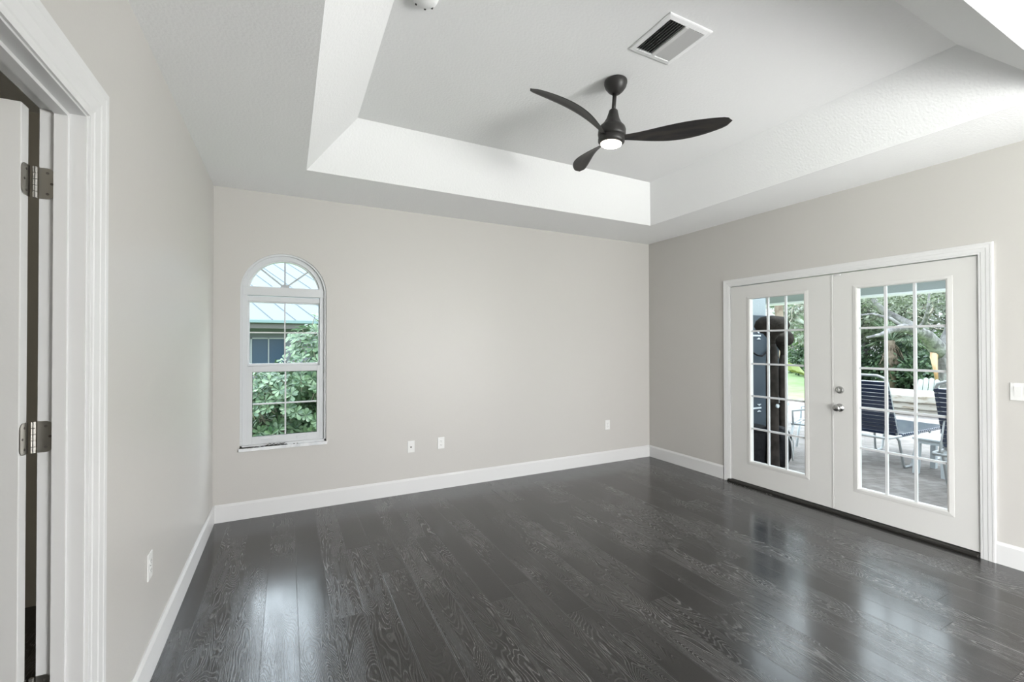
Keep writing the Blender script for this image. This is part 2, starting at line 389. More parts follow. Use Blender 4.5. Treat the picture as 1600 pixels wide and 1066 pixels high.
# stops
m.box(-.0640, -.034, jy-.011, jy, 0, 2.124); m.box(-.0640, -.034, j2, j2+.011, 0, 2.124); m.box(-.0640, -.034, j2+.011, jy-.011, 2.113, 2.124)
struct(m.build('trim_1', M['trim']), 'white moulded casing and jamb around the open doorway', 'trim')

# open interior door beyond the wall, hinged on the far jamb
d3 = struct(empty('door_3', (-.117, -2.582, .01)), 'open white wood grained door on three nickel hinges', 'door')
m = MB(); m.box(-.80, 0, -.020, .020, 0, 2.106)
m.build('door_slab', M['grain_door'], d3, bevel=.002)
m = MB()
for (z0, z1) in ((.2, .9), (1.05, 1.95)):
    for (x0, x1) in ((-.70, -.45), (-.37, -.12)):
        for y_ in (-.0225, .0215):
            m.box(x0, x1, y_-.0, y_+.001, z0, z1)
m.build('panel', M['grain_door'], d3)
def hinge(z):
    h = empty('hinge'); h.parent = d3; h.location = (.117, 2.582, z-.01)
    # leaf on jamb (rounded corners) in plane y = jy ; x -.104..-.068
    def leaf(m, plane, a0, a1, z0, z1, th, rnd):
        pts = []
        for (cx, cz, st) in ((a1-rnd, z1-rnd, 0), (a1-rnd, z0+rnd, -90)):
            rng_ = range(0, 91, 15)
            for t in rng_:
                ang = R(90-t) if st == 0 else R(-t)
                pts.append((cx+rnd*math.cos(ang), cz+rnd*math.sin(ang)))
        pts = [(a0, z1)] + pts + [(a0, z0)]
        return pts
    prof = leaf(None, 'y', -.0965, -.0645, -.0445, .0445, .003, .016)
    m = MB(); m.prism([(a, jy-.001, z_) for a, z_ in prof], (0, -.002, 0)); lf = m.build('leaf', M['hinge'], h)
    prof2 = [(a, z_) for a, z_ in leaf(None, 'x', 0, .040, -.0445, .0445, .003, .016)]
    m = MB(); m.prism([(-.1165, -2.562-a, z_) for a, z_ in prof2], (.0022, 0, 0)); m.build('leaf', M['hinge'], h)
    for k in range(5):
        z0 = -.0445+k*.0178
        m = MB(); m.tube([(-.1045, -2.560, z0+.0006), (-.1045, -2.560, z0+.0172)], .0055, 12); m.build('knuckle', M['hinge'], h)
    for (a, zz) in ((-.079, .030), (-.070, 0), (-.079, -.030)):
        m = MB(); m.lathe([(.0001, 0), (.0036, 0), (.0036, -.0008), (.0001, -.0008)], 12, (a, jy-.003, zz), 'y'); m.build('screw', M['screw'], h)
    for (a, zz) in ((.018, .030), (.029, 0), (.018, -.030)):
        m = MB(); m.lathe([(.0001, 0), (.0036, 0), (.0036, .0008), (.0001, .0008)], 12, (-.1143, -2.562-a, zz), 'x'); m.build('screw', M['screw'], h)
    return h
for z_ in (1.909, 1.184, .462): hinge(z_)

# adjoining room seen through the doorway
HX = -2.6
m = MB(); m.box(HX, -WL, -4.6, -.9, -.03, 0); struct(m.build('floor_hall', M['floor']), 'dark floor of the adjoining room', 'floor')
m = MB(); m.box(HX, -WL, -4.6, -.9, H, H+.03); struct(m.build('ceiling_hall', M['ceiling']), 'ceiling of the adjoining room', 'ceiling')
m = MB(); m.box(HX-.1, HX, -4.6, -.9, 0, H); m.box(HX, -WL, -.9, -.8, 0, H); m.box(HX, -WL, -4.7, -4.6, 0, H)
struct(m.build('wall_hall', M['hallwall']), 'beige walls of the adjoining room', 'wall')

hl = bpy.data.lights.new('hall_fill_light', 'POINT'); hl.energy = 14; hl.shadow_soft_size = .15; hl.color = (1, .95, .86)  # unseen lamp added to lift the dark adjoining room
hlo = bpy.data.objects.new('hall_fill_light', hl); COL.objects.link(hlo); hlo.location = (-1.6, -3.9, 2.45)

# ================================================================== FRENCH DOORS
m = MB(); casing(m, W, -1, -1.178, -3.062, 2.052, .074, .018)
# note: casing() runs outward from the opening edge; jamb behind
fm = MB()
bm_ = m.bm
m.box(W-.0035, W+WT+.004, -1.178, RY1-.0005, 0, RZ-.0005); m.box(W-.0035, W+WT+.004, RY0+.0005, -3.062, 0, RZ-.0005); m.box(W-.0035, W+WT+.004, -3.062, -1.178, 2.052, RZ-.0005)
struct(m.build('trim_2', M['trim']), 'white moulded casing around the pair of french doors', 'trim')
m = MB()
prof = [(W-.012+0, .0)]
pts = [(W-.034, 0), (W-.034, .012), (W-.028, .022), (W-.012, .026), (W+.06, .030), (W+.06, 0)]
m.prism([(x_, -3.056, z_) for x_, z_ in pts], (0, 1.90, 0))
struct(m.build('trim_3', M['threshold'], bevel=.003), 'black threshold strip under the french doors', 'trim')

def french_door(name, ya, yb, gy0, gy1, label, hard=False):
    """slab from ya (left, larger y) to yb; glass opening gy0 > gy1"""
    e_ = struct(empty(name, (W, (ya+yb)/2, .032)), label, 'door')
    oy = (ya+yb)/2; Z0 = .032
    def L(m): return m
    gz0, gz1 = .262, 1.905; zt = 2.045; th = .044
    x0, x1 = .004, .004+th
    m = MB()
    m.box(x0, x1, gy0-oy, ya-oy, 0, zt-Z0); m.box(x0, x1, yb-oy, gy1-oy, 0, zt-Z0)
    m.box(x0, x1, gy1-oy, gy0-oy, 0, gz0-Z0); m.box(x0, x1, gy1-oy, gy0-oy, gz1-Z0, zt-Z0)
    m.build('door_slab', M['door'], e_)
    # raised lite frame on both faces: sloping profile
    for sx, xf in ((-1, x0), (1, x1)):
        m = MB(); fw = .038
        rows = []
        for o_, p_ in ((fw, 0), (fw, .002), (fw-.006, .0035), (.012, .006), (.003, .003), (0, -.006)):
            X_ = xf+sx*p_
            rows.append([(X_, gy0-oy+o_, gz0-Z0-o_), (X_, gy0-oy+o_, gz1-Z0+o_*.75), (X_, gy1-oy-o_, gz1-Z0+o_*.75), (X_, gy1-oy-o_, gz0-Z0-o_)])
        for ra, rb in zip(rows, rows[1:]):
            for k in range(4): m.poly([ra[k], ra[(k+1) % 4], rb[(k+1) % 4], rb[k]])
        m.build('lite_frame', M['door'], e_)
    # muntin grid
    m = MB(); mw = .0085
    gw = gy0-gy1
    for k in (1, 2):
        y_ = gy0-oy-gw*k/3; m.box(x0+.012, x0+.032, y_-mw, y_+mw, gz0-Z0, gz1-Z0)
    for z_ in (1.577, 1.248, .921, .592): m.box(x0+.0121, x0+.0319, gy1-oy, gy0-oy, z_-mw-Z0, z_+mw-Z0)
    m.build('muntin_grid', M['vinyl'], e_)
    m = MB(); m.box(x0+.0215, x0+.0225, gy1-oy, gy0-oy, gz0-Z0, gz1-Z0); m.build('glass_pane', M['glass'], e_)
    return e_, oy, Z0, x0
d1, oy, Z0, x0 = french_door('door_1', -1.181, -2.157, -1.400, -1.922, 'left french door leaf with fifteen small panes and no knob')
m = MB(); m.box(x0-.004, x0, -2.1625-oy, -2.150-oy, 0, 2.04-Z0); m.build('astragal', M['door'], d1, bevel=.003)
d2, oy, Z0, x0 = french_door('door_2', -2.163, -3.059, -2.348, -2.892, 'right french door leaf with fifteen small panes, knob and deadbolt')
# knob
k_ = MB(); k_.lathe([(.0005, 0), (.033, 0), (.034, -.004), (.030, -.010), (.014, -.013), (.012, -.030), (.016, -.036), (.026, -.044), (.0285, -.055), (.026, -.066), (.016, -.072), (.0005, -.074)], 32, (x0, -2.212-oy, .905-Z0), 'x')
k_.build('knob', M['steel'], d2, smooth=True)
k_ = MB(); k_.lathe([(.0005, 0), (.031, 0), (.031, -.006), (.026, -.014), (.012, -.016), (.0005, -.016)], 32, (x0, -2.212-oy, 1.055-Z0), 'x')
db = k_.build('deadbolt', M['steel'], d2); smooth_by_angle(db)
k_ = MB(); k_.box(x0-.030, x0-.014, -2.216-oy, -2.208-oy, 1.040-Z0, 1.070-Z0); k_.build('thumb_turn', M['steel'], db, bevel=.002)
k_ = MB(); k_.box(x0-.010, x0+.001, -2.225-oy, -2.180-oy, 2.028-Z0, 2.040-Z0); k_.build('flush_latch', M['trim'], d2, bevel=.003)

# ================================================================== ARCHED WINDOW
wn = struct(empty('window_1', (WC, 0, WZ0)), 'arched white window with sunburst top and sash below', 'window')
def P(x, y, z): return (x-WC, y, z-WZ0)
def arch_band(m, ro, ri, y0, y1, zc=WZS, zcut=None, n=32):
    a0 = 0 if zcut is None else math.asin((zcut-zc)/ri)
    b0 = 0 if zcut is None else math.asin((zcut-zc)/ro)
    for k in range(n):
        ta, tb = a0+(PI-2*a0)*k/n, a0+(PI-2*a0)*(k+1)/n
        sa, sb = b0+(PI-2*b0)*k/n, b0+(PI-2*b0)*(k+1)/n
        m.prism([P(WC+ri*math.cos(ta), y0, zc+ri*math.sin(ta)), P(WC+ro*math.cos(sa), y0, zc+ro*math.sin(sa)), P(WC+ro*math.cos(sb), y0, zc+ro*math.sin(sb)), P(WC+ri*math.cos(tb), y0, zc+ri*math.sin(tb))], (0, y1-y0, 0))
# outer frame: jambs, head arch
m = MB(); fw = .016
m.box(*[c for c in (WX0-WC, WX0+fw-WC, .012, .11, 0, WZS-WZ0)]); m.box(WX1-fw-WC, WX1-WC, .012, .11, 0, WZS-WZ0)
arch_band(m, WR, WR-fw, .012, .11)
m.build('outer_frame', M['vinyl'], wn)
m = MB(); f2 = .052
m.box(WX0+fw-WC, WX0+f2-WC, .035, .105, 0, WZS-WZ0); m.box(WX1-f2-WC, WX1-fw-WC, .035, .105, 0, WZS-WZ0)
arch_band(m, WR-fw, WR-f2, .035, .105)
m.build('inner_frame', M['vinyl'], wn)
# arch unit: sash band, bottom rail, spokes, hub
m = MB(); arch_band(m, WR-f2, .268, .050, .095)
m.build('arch_sash', M['vinyl'], wn)
m = MB(); m.box(WX0+fw-WC, WX1-fw-WC, .030, .100, 1.868-WZ0, 1.944-WZ0); m.build('arch_rail', M['vinyl'], wn, bevel=.004)
m = MB(); m.box(WX0+fw-WC, WX1-fw-WC, .045, .100, 1.818-WZ0, 1.862-WZ0); m.build('head_rail', M['vinyl'], wn, bevel=.003)
m = MB()
for ang in (90, 40, 140):
    d_ = Vector((math.cos(R(ang)), 0, math.sin(R(ang)))); n_ = Vector((-d_.z, 0, d_.x))
    a_ = Vector((0, .072, 1.944-WZ0)); L_ = {90: .225, 40: .245, 140: .245}[ang]
    m.obox(a_+d_*L_/2, d_*L_/2, (0, .008, 0), n_*.006)
sp_ = m.build('sunburst_spokes', M['alu'], wn)
m = MB(); m.prism([(.036*math.cos(PI*k/12), .058, 1.944-WZ0+.030*math.sin(PI*k/12)) for k in range(13)], (0, .026, 0)); m.build('sunburst_hub', M['alu'], wn)
m = MB(); m.prism([(.27*math.cos(a), .0720, WZS-WZ0+.27*math.sin(a)) for a in [R(8)+(PI-R(16))*k/24 for k in range(25)]], (0, .001, 0)); m.build('glass_pane', M['glass'], wn)
# upper sash
m = MB(); y0, y1 = .066, .095
m.box(WX0+f2-WC, .249-WC, y0, y1, 1.26-WZ0, 1.818-WZ0); m.box(.787-WC, WX1-f2-WC, y0, y1, 1.26-WZ0, 1.818-WZ0)
m.box(.249-WC, .787-WC, y0, y1, 1.255-WZ0, 1.285-WZ0); m.box(.249-WC, .787-WC, y0, y1, 1.808-WZ0, 1.818-WZ0)
us = m.build('upper_sash', M['vinyl'], wn)
m = MB(); m.box(.5115-WC, .5225-WC, .078, .086, 1.285-WZ0, 1.808-WZ0); m.box(.249-WC, .787-WC, .0781, .0859, 1.546-WZ0, 1.557-WZ0); m.build('muntin', M['vinyl'], us)
m = MB(); m.box(.249-WC, .787-WC, .0815, .0825, 1.285-WZ0, 1.808-WZ0); m.build('glass_pane', M['glass'], us)
# lower sash, nearer the room
m = MB(); y0, y1 = .038, .064
m.box(WX0+fw+.03-WC, .272-WC, y0, y1, .60-WZ0, 1.262-WZ0); m.box(.774-WC, WX1-fw-.03-WC, y0, y1, .60-WZ0, 1.262-WZ0)
m.box(.272-WC, .774-WC, y0, y1, .60-WZ0, .664-WZ0); m.box(.272-WC, .774-WC, y0, y1, 1.214-WZ0, 1.262-WZ0)
ls = m.build('lower_sash', M['vinyl'], wn, bevel=.002)
m = MB(); m.box(.5165-WC, .5285-WC, .046, .056, .664-WZ0, 1.214-WZ0); m.box(.272-WC, .774-WC, .0461, .0559, .934-WZ0, .946-WZ0); m.build('muntin', M['vinyl'], ls)
m = MB(); m.box(.272-WC, .774-WC, .0505, .0515, .664-WZ0, 1.214-WZ0); m.build('glass_pane', M['glass'], ls)
m = MB()
gk = .003
for (a, b, c, d) in ((.272, .272+gk, .664, 1.214), (.774-gk, .774, .664, 1.214), (.272, .774, .664, .664+gk), (.272, .774, 1.214-gk, 1.214)): m.box(a-WC, b-WC, .044, .050, c-WZ0, d-WZ0)
m.build('gasket', M['slot'], ls)
for xx in (.385, .655):
    m = MB(); m.box(xx-.045-WC, xx+.045-WC, .022, .040, .632-WZ0, .642-WZ0); m.build('lift_handle', M['vinyl'], ls, bevel=.003)
m = MB(); m.box(.826-WC, .833-WC, .030, .040, 1.19-WZ0, 1.25-WZ0); m.build('sash_latch', M['alu'], wn, bevel=.002)
m = MB(); m.box(WX0+.0-WC, WX1-.0-WC, .012, .105, 0, .022); m.build('frame_bottom', M['vinyl'], wn)
m = MB(); m.box(WX0-.006-WC, WX1+.008-WC, -.020, -.0005, -.022, .004); m.box(WX0-WC, WX1-WC, -.0005, .03, -.0, .004); m.build('window_sill', M['sill'], wn, bevel=.004)
# debris on the sill
random.seed(5); m = MB()
for k in range(110):
    if k < 70: x_ = .19+abs(random.gauss(0, .055)); y_ = random.uniform(-.008, .010); s_ = random.uniform(.002, .006)
    else: x_ = random.gauss(.44, .07); y_ = random.uniform(-.004, .010); s_ = random.uniform(.0015, .006)
    x_ = min(max(x_, .195), .84)
    m.obox((x_, y_, .584+s_*.45), (s_*1.6, s_*.4, 0), (-s_*.3, s_, 0), (0, 0, s_*.5))
for k in range(9):
    x_ = random.uniform(.38, .56); m.tube([(x_, .004, .585), (x_+random.uniform(-.03, .03), .006, .587+random.uniform(.004, .022)), (x_+random.uniform(-.05, .05), .003, .586)], .0014, 5)
tag(m.build('sill_debris', M['debris']), 'dark dirt and plant crumbs lying on the arched window sill', 'debris', kind='stuff')

# ================================================================== WALL PLATES
def duplex(name, loc, rz, label, grp, kind='duplex'):
    """local: plate faces -y, centre at origin"""
    e_ = tag(empty(name, loc, rz), label, 'outlet' if kind != 'switch' else 'switch', grp)
    pw = .035 if kind != 'switch' else .058
    m = MB(); m.box(-pw, pw, -.0055, 0, -.057, .057); m.build('cover_plate', M['plate'], e_, bevel=.0025)
    if kind == 'duplex':
        for s_ in (-1, 1):
            m = MB(); m.prism([(.0165*math.cos(2*PI*k/24), -.0055, s_*.0195+max(-.0125, min(.0125, .0165*math.sin(2*PI*k/24)))) for k in range(24)], (0, -.002, 0)); rc = m.build('receptacle', M['plate'], e_)
            m = MB(); m.box(-.0075, -.0055, -.0080, -.0074, s_*.0195-.002, s_*.0195+.006); m.box(.0055, .0075, -.0080, -.0074, s_*.0195-.002, s_*.0195+.006); m.box(-.002, .002, -.0080, -.0074, s_*.0195-.009, s_*.0195-.006); m.build('slots', M['slot'], rc)
        m = MB(); m.lathe([(.0003, 0), (.0025, 0), (.0025, -.001), (.0003, -.001)], 10, (0, -.0055, 0), 'y'); m.build('screw', M['steel'], e_)
    elif kind == 'coax':
        m = MB(); m.lathe([(.0003, 0), (.0075, 0), (.0075, -.002), (.0048, -.002), (.0048, -.010), (.0003, -.010)], 16, (0, -.0055, -.004), 'y'); m.build('cable_jack', M['screw'], e_)
        m = MB(); m.box(-.012, .012, -.0065, -.0055, .018, .030); m.build('jack_cover', M['plate'], e_, bevel=.0004)
    else:
        for s_ in (-1, 1):
            m = MB(); m.box(s_*.023-.018, s_*.023+.018, -.0062, -.0055, -.035, .035); m.build('rocker_frame', M['plate'], e_)
            m = MB(); m.prism([(s_*.023-.0155, -.0062, -.032), (s_*.023-.0155, -.0062, .032), (s_*.023-.0155, -.0115, .032), (s_*.023-.0155, -.0072, -.032)], (.031, 0, 0)); m.build('rocker', M['plate'], e_)
    return e_
duplex('cable_outlet', (1.613, 0, .451), 0, 'white wall plate with one dark cable jack, leftmost on the back wall', 'wall plates', 'coax')
duplex('power_outlet', (1.917, 0, .456), 0, 'white duplex power outlet just right of the cable jack plate', 'wall plates')
duplex('power_outlet', (4.030, 0, .461), 0, 'white duplex power outlet near the far right corner of back wall', 'wall plates')
duplex('power_outlet', (0, -1.845, .480), R(90), 'white duplex power outlet low on the left wall seen edge on', 'wall plates')
duplex('light_switch', (W, -3.262, 1.138), R(-90), 'white double rocker light switch right of the french doors', None, 'switch')

# ================================================================== CEILING VENT
v = tag(empty('ceiling_vent', (2.339, -2.595, T)), 'white square two way louvred air vent on the raised ceiling', 'vent')
hs, hi = .150, .118
m = MB()
rows = []
for o_, p_ in ((hs, 0), (hs, -.004), (hs-.006, -.007), (hi+.004, -.010), (hi, -.006), (hi, 0)):
    rows.append([(-o_, -o_, p_), (o_, -o_, p_), (o_, o_, p_), (-o_, o_, p_)])
for ra, rb in zip(rows, rows[1:]):
    for k in range(4): m.poly([ra[k], ra[(k+1) % 4], rb[(k+1) % 4], rb[k]])
m.build('vent_frame', M['ceiling'], v)
m = MB(); m.box(-hi, hi, -hi, hi, -.0008, -.0002); m.build('duct_opening', M['slot'], v)
for k in range(6):
    for s_ in (-1, 1):
        x_ = s_*(.016+.0085+k*.0172)
        m = MB(); a_ = R(52)*s_
        a_ = R(16) if s_ > 0 else a_; hw_ = .0078 if s_ > 0 else .0068
        m.obox((x_, 0, -.0075), (hw_*math.cos(a_), 0, -hw_*math.sin(abs(a_))*s_), (0, hi-.001, 0), (.0005, 0, .0008))
        m.build('louvre', M['trim'], v)
m = MB(); m.box(-.012, .012, -hi, hi, -.012, -.002); m.build('centre_bar', M['trim'], v, bevel=.001)

# smoke detector, only its rim in view
sdt = tag(empty('smoke_detector', (1.100, -2.305, T)), 'white round smoke detector at the top edge of the ceiling', 'smoke detector')
m = MB(); m.lathe([(.001, 0), (.060, 0), (.062, -.008), (.056, -.022), (.040, -.032), (.001, -.034)], 40); m.build('housing', M['ceiling'], sdt, smooth=True)
for a_ in (35, 75, 130, 200, 300):
    m = MB(); m.obox((.050*math.cos(R(a_)), .050*math.sin(R(a_)), -.025), (.004, 0, 0), (0, .006, 0), (0, 0, .003)); m.build('slot', M['slot'], sdt)

# ================================================================== CEILING FAN
fan = tag(empty('ceiling_fan', (2.323, -2.185, T)), 'dark bronze three blade ceiling fan with a glowing round light', 'ceiling fan')
m = MB(); m.lathe([(.001, 0), (.062, 0), (.068, -.006), (.069, -.020), (.062, -.042), (.046, -.064), (.030, -.078), (.024, -.082), (.001, -.082)], 40)
m.build('canopy', M['fan'], fan, smooth=True)
axis = Vector((-.0551, .0517, -1)).normalized()
# tilt frame: local -z goes along axis
q = Vector((0, 0, -1)).rotation_difference(axis)
def fpart(m, name, mt, smooth=True, rot=0, parent=fan):
    o = m.build(name, mt, parent, smooth=smooth); o.rotation_mode = 'QUATERNION'; o.rotation_quaternion = q @ Euler((0, 0, rot)).to_quaternion(); return o
m = MB(); m.tube([(0, 0, -.070), (0, 0, -.205)], .0125, 16); fpart(m, 'downrod', M['fan'])
m = MB(); m.lathe([(.001, -.178), (.020, -.178), (.026, -.184), (.031, -.205), (.040, -.235), (.055, -.262), (.066, -.275), (.076, -.284), (.083, -.300), (.084, -.330), (.080, -.346), (.001, -.346)], 40)
fpart(m, 'motor_housing', M['fan'])
m = MB(); m.lathe([(.001, -.346), (.078, -.346), (.080, -.356), (.080, -.374), (.072, -.384), (.064, -.386), (.001, -.386)], 40); fpart(m, 'light_kit', M['fan'])
m = MB(); m.lathe([(.001, -.3865), (.063, -.3865), (.062, -.391), (.050, -.397), (.001, -.400)], 40); fpart(m, 'light_lens', M['lens'])
def blade_mesh():
    m = MB(); n = 28; rows = []
    for i in range(n+1):
        t = i/n; rr = .060+.605*t
        # leading / trailing offsets from the radial line, scimitar sweep
        wdt = .030+.052*math.sin(PI*min(1, t*1.05)**.85)**.9 if t < .95 else .045
        half = .020+.048*math.sin(PI*.5*min(1, t/.62))**1.5-(.038*((t-.62)/.38)**2 if t > .62 else 0)
        if t > .93: half *= math.sqrt(max(0, 1-((t-.93)/.07)**2))*.999+.001
        sweep = .050*math.sin(PI*t)*1.0 - .012*t
        pitch = -R(26-13*t)
        zc = -.352+.035*t**1.6+.012*math.sin(PI*t)
        th = .0065*(1-.55*t)+.0006
        row = []
        for k in range(9):
            s_ = -1+2*k/8; cam_ = .10*half*(1-s_*s_)
            yy = s_*half; row.append((rr, sweep+yy*math.cos(pitch), zc+yy*math.sin(pitch)+cam_, th*(1-s_*s_)**.5))
        rows.append(row)
    top = [[m.bm.verts.new((a, b, c+d/2)) for a, b, c, d in rw] for rw in rows]
    bot = [[m.bm.verts.new((a, b, c-d/2-1e-4)) for a, b, c, d in rw] for rw in rows]
    for i in range(n):
        for k in range(8):
            m.bm.faces.new((top[i][k], top[i+1][k], top[i+1][k+1], top[i][k+1]))
            m.bm.faces.new((bot[i][k], bot[i][k+1], bot[i+1][k+1], bot[i+1][k]))
        for k in (0, 8): m.bm.faces.new((top[i][k], bot[i][k], bot[i+1][k], top[i+1][k]))
    for i in (0, n):
        for k in range(8): m.bm.faces.new((top[i][k], top[i][k+1], bot[i][k+1], bot[i][k]))
    return m
bl = None
for a_ in (-167.3, -47.4, 72.5):
    if bl is None: bl = fpart(blade_mesh(), 'blade', M['blade'], rot=R(a_))
    else:
        c = bl.copy(); COL.objects.link(c); c.parent = fan; c.rotation_quaternion = q @ Euler((0, 0, R(a_))).to_quaternion()

# ================================================================== OUTSIDE: RIGHT (LANAI, POOL DECK, GARDEN)
GZ = -.06
struct(MB().box(W+WT, 12.6, -9, 6.0, GZ-.1, GZ).build('patio_ground', M['paver']), 'brick paver patio outside the french doors', 'patio')
struct(MB().box(-40, 60, -40, 60, GZ-.22, GZ-.11).build('lawn_ground', M['lawn']), 'green lawn beyond the patio', 'lawn')
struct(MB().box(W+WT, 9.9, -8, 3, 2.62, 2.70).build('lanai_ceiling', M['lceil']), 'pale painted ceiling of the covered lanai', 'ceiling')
m = MB(); m.box(9.9, 10.12, -8, 3, 2.33, 2.70)
struct(m.build('lanai_beam', M['lceil']), 'pale grey beam at the outer edge of the lanai', 'beam')
m = MB(); m.box(9.86, 10.14, -8, 3, 2.295, 2.33)
struct(m.build('trim_4', M['edge']), 'white lower edge of the lanai beam', 'trim')
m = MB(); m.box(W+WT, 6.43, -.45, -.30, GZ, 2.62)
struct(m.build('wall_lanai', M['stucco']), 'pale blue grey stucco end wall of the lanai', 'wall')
struct(MB().box(9.92, 10.1, 2.7, 2.9, GZ, 2.33).build('lanai_column', M['lceil']), 'pale column under the lanai beam', 'column')

# dark slate board leaning on the lanai wall with strap hinges
bo = tag(empty('privacy_panel', (6.07, -.53, .30)), 'tall dark slate coloured panel standing in front of the lanai wall', 'panel')
m = MB(); m.box(-.50, .50, -.02, .02, .02, 1.53); m.build('board', M['board'], bo, bevel=.008)
for z_ in (1.26, .30):
    m = MB(); m.box(-.40, .085, -.032, -.020, z_-.010, z_+.010)
    st = m.build('strap_hinge', M['resin'], bo)
    for s_ in (1, -1):
        m = MB(); m.prism([(.045, -.024, z_+s_*.028), (.085, -.024, z_+s_*.050), (.005, -.024, z_+s_*.050)], (0, -.008, 0)); m.build('hinge_pad', M['resin'], st)
for x_ in (-.45, .45):
    m = MB(); m.box(x_-.02, x_+.02, -.018, .018, -.36, .02); m.build('leg', M['board'], bo)
m = MB(); pts = [(5.72, -.60, 1.36), (5.9, -.60, 1.35), (6.02, -.60, 1.30), (6.12, -.60, 1.29), (6.20, -.60, 1.33), (6.28, -.60, 1.38), (6.36, -.60, 1.38), (6.43, -.60, 1.30), (6.46, -.60, 1.26)]
hz = m.tube(pts, .012, 8).build('garden_hose', M['black'], smooth=True); tag(hz, 'black hose looped across the face of the dark panel', 'hose')
m = MB(); m.tube([(6.31, -.62, 1.20), (6.40, -.64, .66)], .016, 8); tag(m.build('pole_brush', M['alu'], smooth=True), 'slim grey pole hanging against the dark panel', 'pole')

def bronze_post(x, y, zt, label, q_=1):
    e_ = tag(empty('heater_post', (x, y, GZ)), label, 'post', 'brown dome topped posts')
    h = zt-GZ
    m = MB(); m.lathe([(.001*q_, 0), (.105*q_, 0), (.105*q_, .02), (.075*q_, .05), (.068*q_, .35), (.066*q_, h-.62), (.058*q_, h-.42), (.040*q_, h-.34), (.001*q_, h-.34)], 24); m.build('post', M['bronze'], e_, smooth=True)
    m = MB(); m.lathe([(.001*q_, h-.36), (.036*q_, h-.36), (.036*q_, h-.29), (.075*q_, h-.24), (.105*q_, h-.20), (.001*q_, h-.19)], 24); m.build('neck', M['bronze'], e_, smooth=True)
    m = MB(); m.lathe([(.001*q_, h-.22), (.11*q_, h-.215), (.165*q_, h-.18), (.188*q_, h-.13), (.172*q_, h-.07), (.12*q_, h-.02), (.001*q_, h)], 28); m.build('dome_head', M['bronze'], e_, smooth=True)
    m = MB(); m.lathe([(.0005*q_, 0), (.022*q_, 0), (.022, -.02), (.0005, -.02)], 12, (-.02, -.066, h*.42), 'y'); m.build('dial', M['resin'], e_)
    return e_
bronze_post(5.70, -1.00, 1.79, 'brown post with a bulbous dome head, nearer and taller of two')
bronze_post(6.46, -.66, 1.64, 'brown post with a bulbous dome head, farther one behind', .74)

# bin and bag
b_ = tag(empty('trash_bin', (5.60, -.80, GZ)), 'black round bin with a lid at the foot of the dark panel', 'bin')
m = MB(); m.lathe([(.001, 0), (.150, 0), (.175, .46), (.001, .46)], 24); m.build('bin_body', M['blackbag'], b_, smooth=False)
m = MB(); m.lathe([(.001, .46), (.185, .46), (.188, .49), (.15, .515), (.001, .525)], 24); m.build('lid', M['black'], b_, smooth=True)
g_ = tag(empty('black_bag', (5.89, -.965, GZ)), 'black upright nylon bag with grey straps beside the nearer post', 'bag')
bm = bmesh.new(); bmesh.ops.create_icosphere(bm, subdivisions=4, radius=1)
random.seed(3)
from mathutils import noise as mn
for v_ in bm.verts:
    p_ = v_.co.copy(); k_ = 1+.16*mn.noise(p_*2.3)+.06*mn.noise(p_*6)
    sq = lambda t, e: math.copysign(abs(t)**e, t)
    v_.co = Vector((sq(p_.x, .7)*.115*k_, sq(p_.y, .7)*.105*k_, .255+sq(p_.z, .6)*.25*(1+.05*mn.noise(p_*3))))
zmn = min(v_.co.z for v_ in bm.verts)
for v_ in bm.verts: v_.co.z -= zmn
me = bpy.data.meshes.new('bag_body'); bm.to_mesh(me); bm.free(); o = bpy.data.objects.new('bag_body', me); COL.objects.link(o); me.materials.append(M['blackbag']); o.parent = g_
for p_ in me.polygons: p_.use_smooth = True
for s_ in (0, 1):
    m = MB(); m.tube([(-.02+.06*s_, -.115, .43), (.02+.05*s_, -.128, .33), (.05+.02*s_, -.125, .20), (.07, -.12, .10)], .007, 6); m.build('strap', M['alu'], g_, smooth=True)

# lattice backed white chair by the lanai wall edge
ch = tag(empty('patio_chair', (6.98, -.77, GZ), R(200)), 'white metal patio chair with a curved lattice back', 'chair')
m = MB(); pts = [(-.24, -.22, .42), (.24, -.22, .42), (.26, .20, .42), (-.26, .20, .42), (-.24, -.22, .42)]; m.tube(pts, .014, 8, False); m.build('seat_frame', M['resin'], ch, smooth=True)
m = MB()
for k in range(9):
    t = -.22+k*.053; m.tube([(-.24, t, .425), (.24, t, .425)], .006, 6)
m.build('seat', M['resin'], ch)
m = MB(); bk = [(-.25, .20, .42), (-.28, .25, .62), (-.26, .31, .80), (-.14, .35, .90), (0, .36, .92), (.14, .35, .90), (.26, .31, .80), (.28, .25, .62), (.25, .20, .42)]; m.tube(bk, .014, 8, False)
for k in range(-5, 6):
    for s_ in (1, -1):
        x0_, x1_ = k*.075, k*.075+s_*.30
        pa = Vector((x0_, .205, .44)); pb = Vector((x1_, .345, .86))
        t0 = 0; t1 = 1
        if abs(x1_) > .25: t1 = (math.copysign(.25, x1_)-x0_)/(x1_-x0_)
        if abs(x0_) < .26 and t1 > .1: m.tube([pa, pa.lerp(pb, t1/2)+Vector((0, .01, 0)), pa.lerp(pb, t1)], .009, 5)
m.build('lattice_back', M['resin'], ch, smooth=True)
for sx in (-1, 1):
    for sy in (-1, 1):
        m = MB(); m.tube([(sx*.235, sy*.20, .42), (sx*.265, sy*.235, .2), (sx*.28, sy*.26, 0.012)], .016, 8); m.build('leg', M['resin'], ch, smooth=True)
    m = MB(); m.tube([(sx*.25, -.20, .42), (sx*.29, -.20, .60), (sx*.29, 0, .645), (sx*.27, .25, .64)], .013, 8); m.build('armrest', M['resin'], ch, smooth=True)

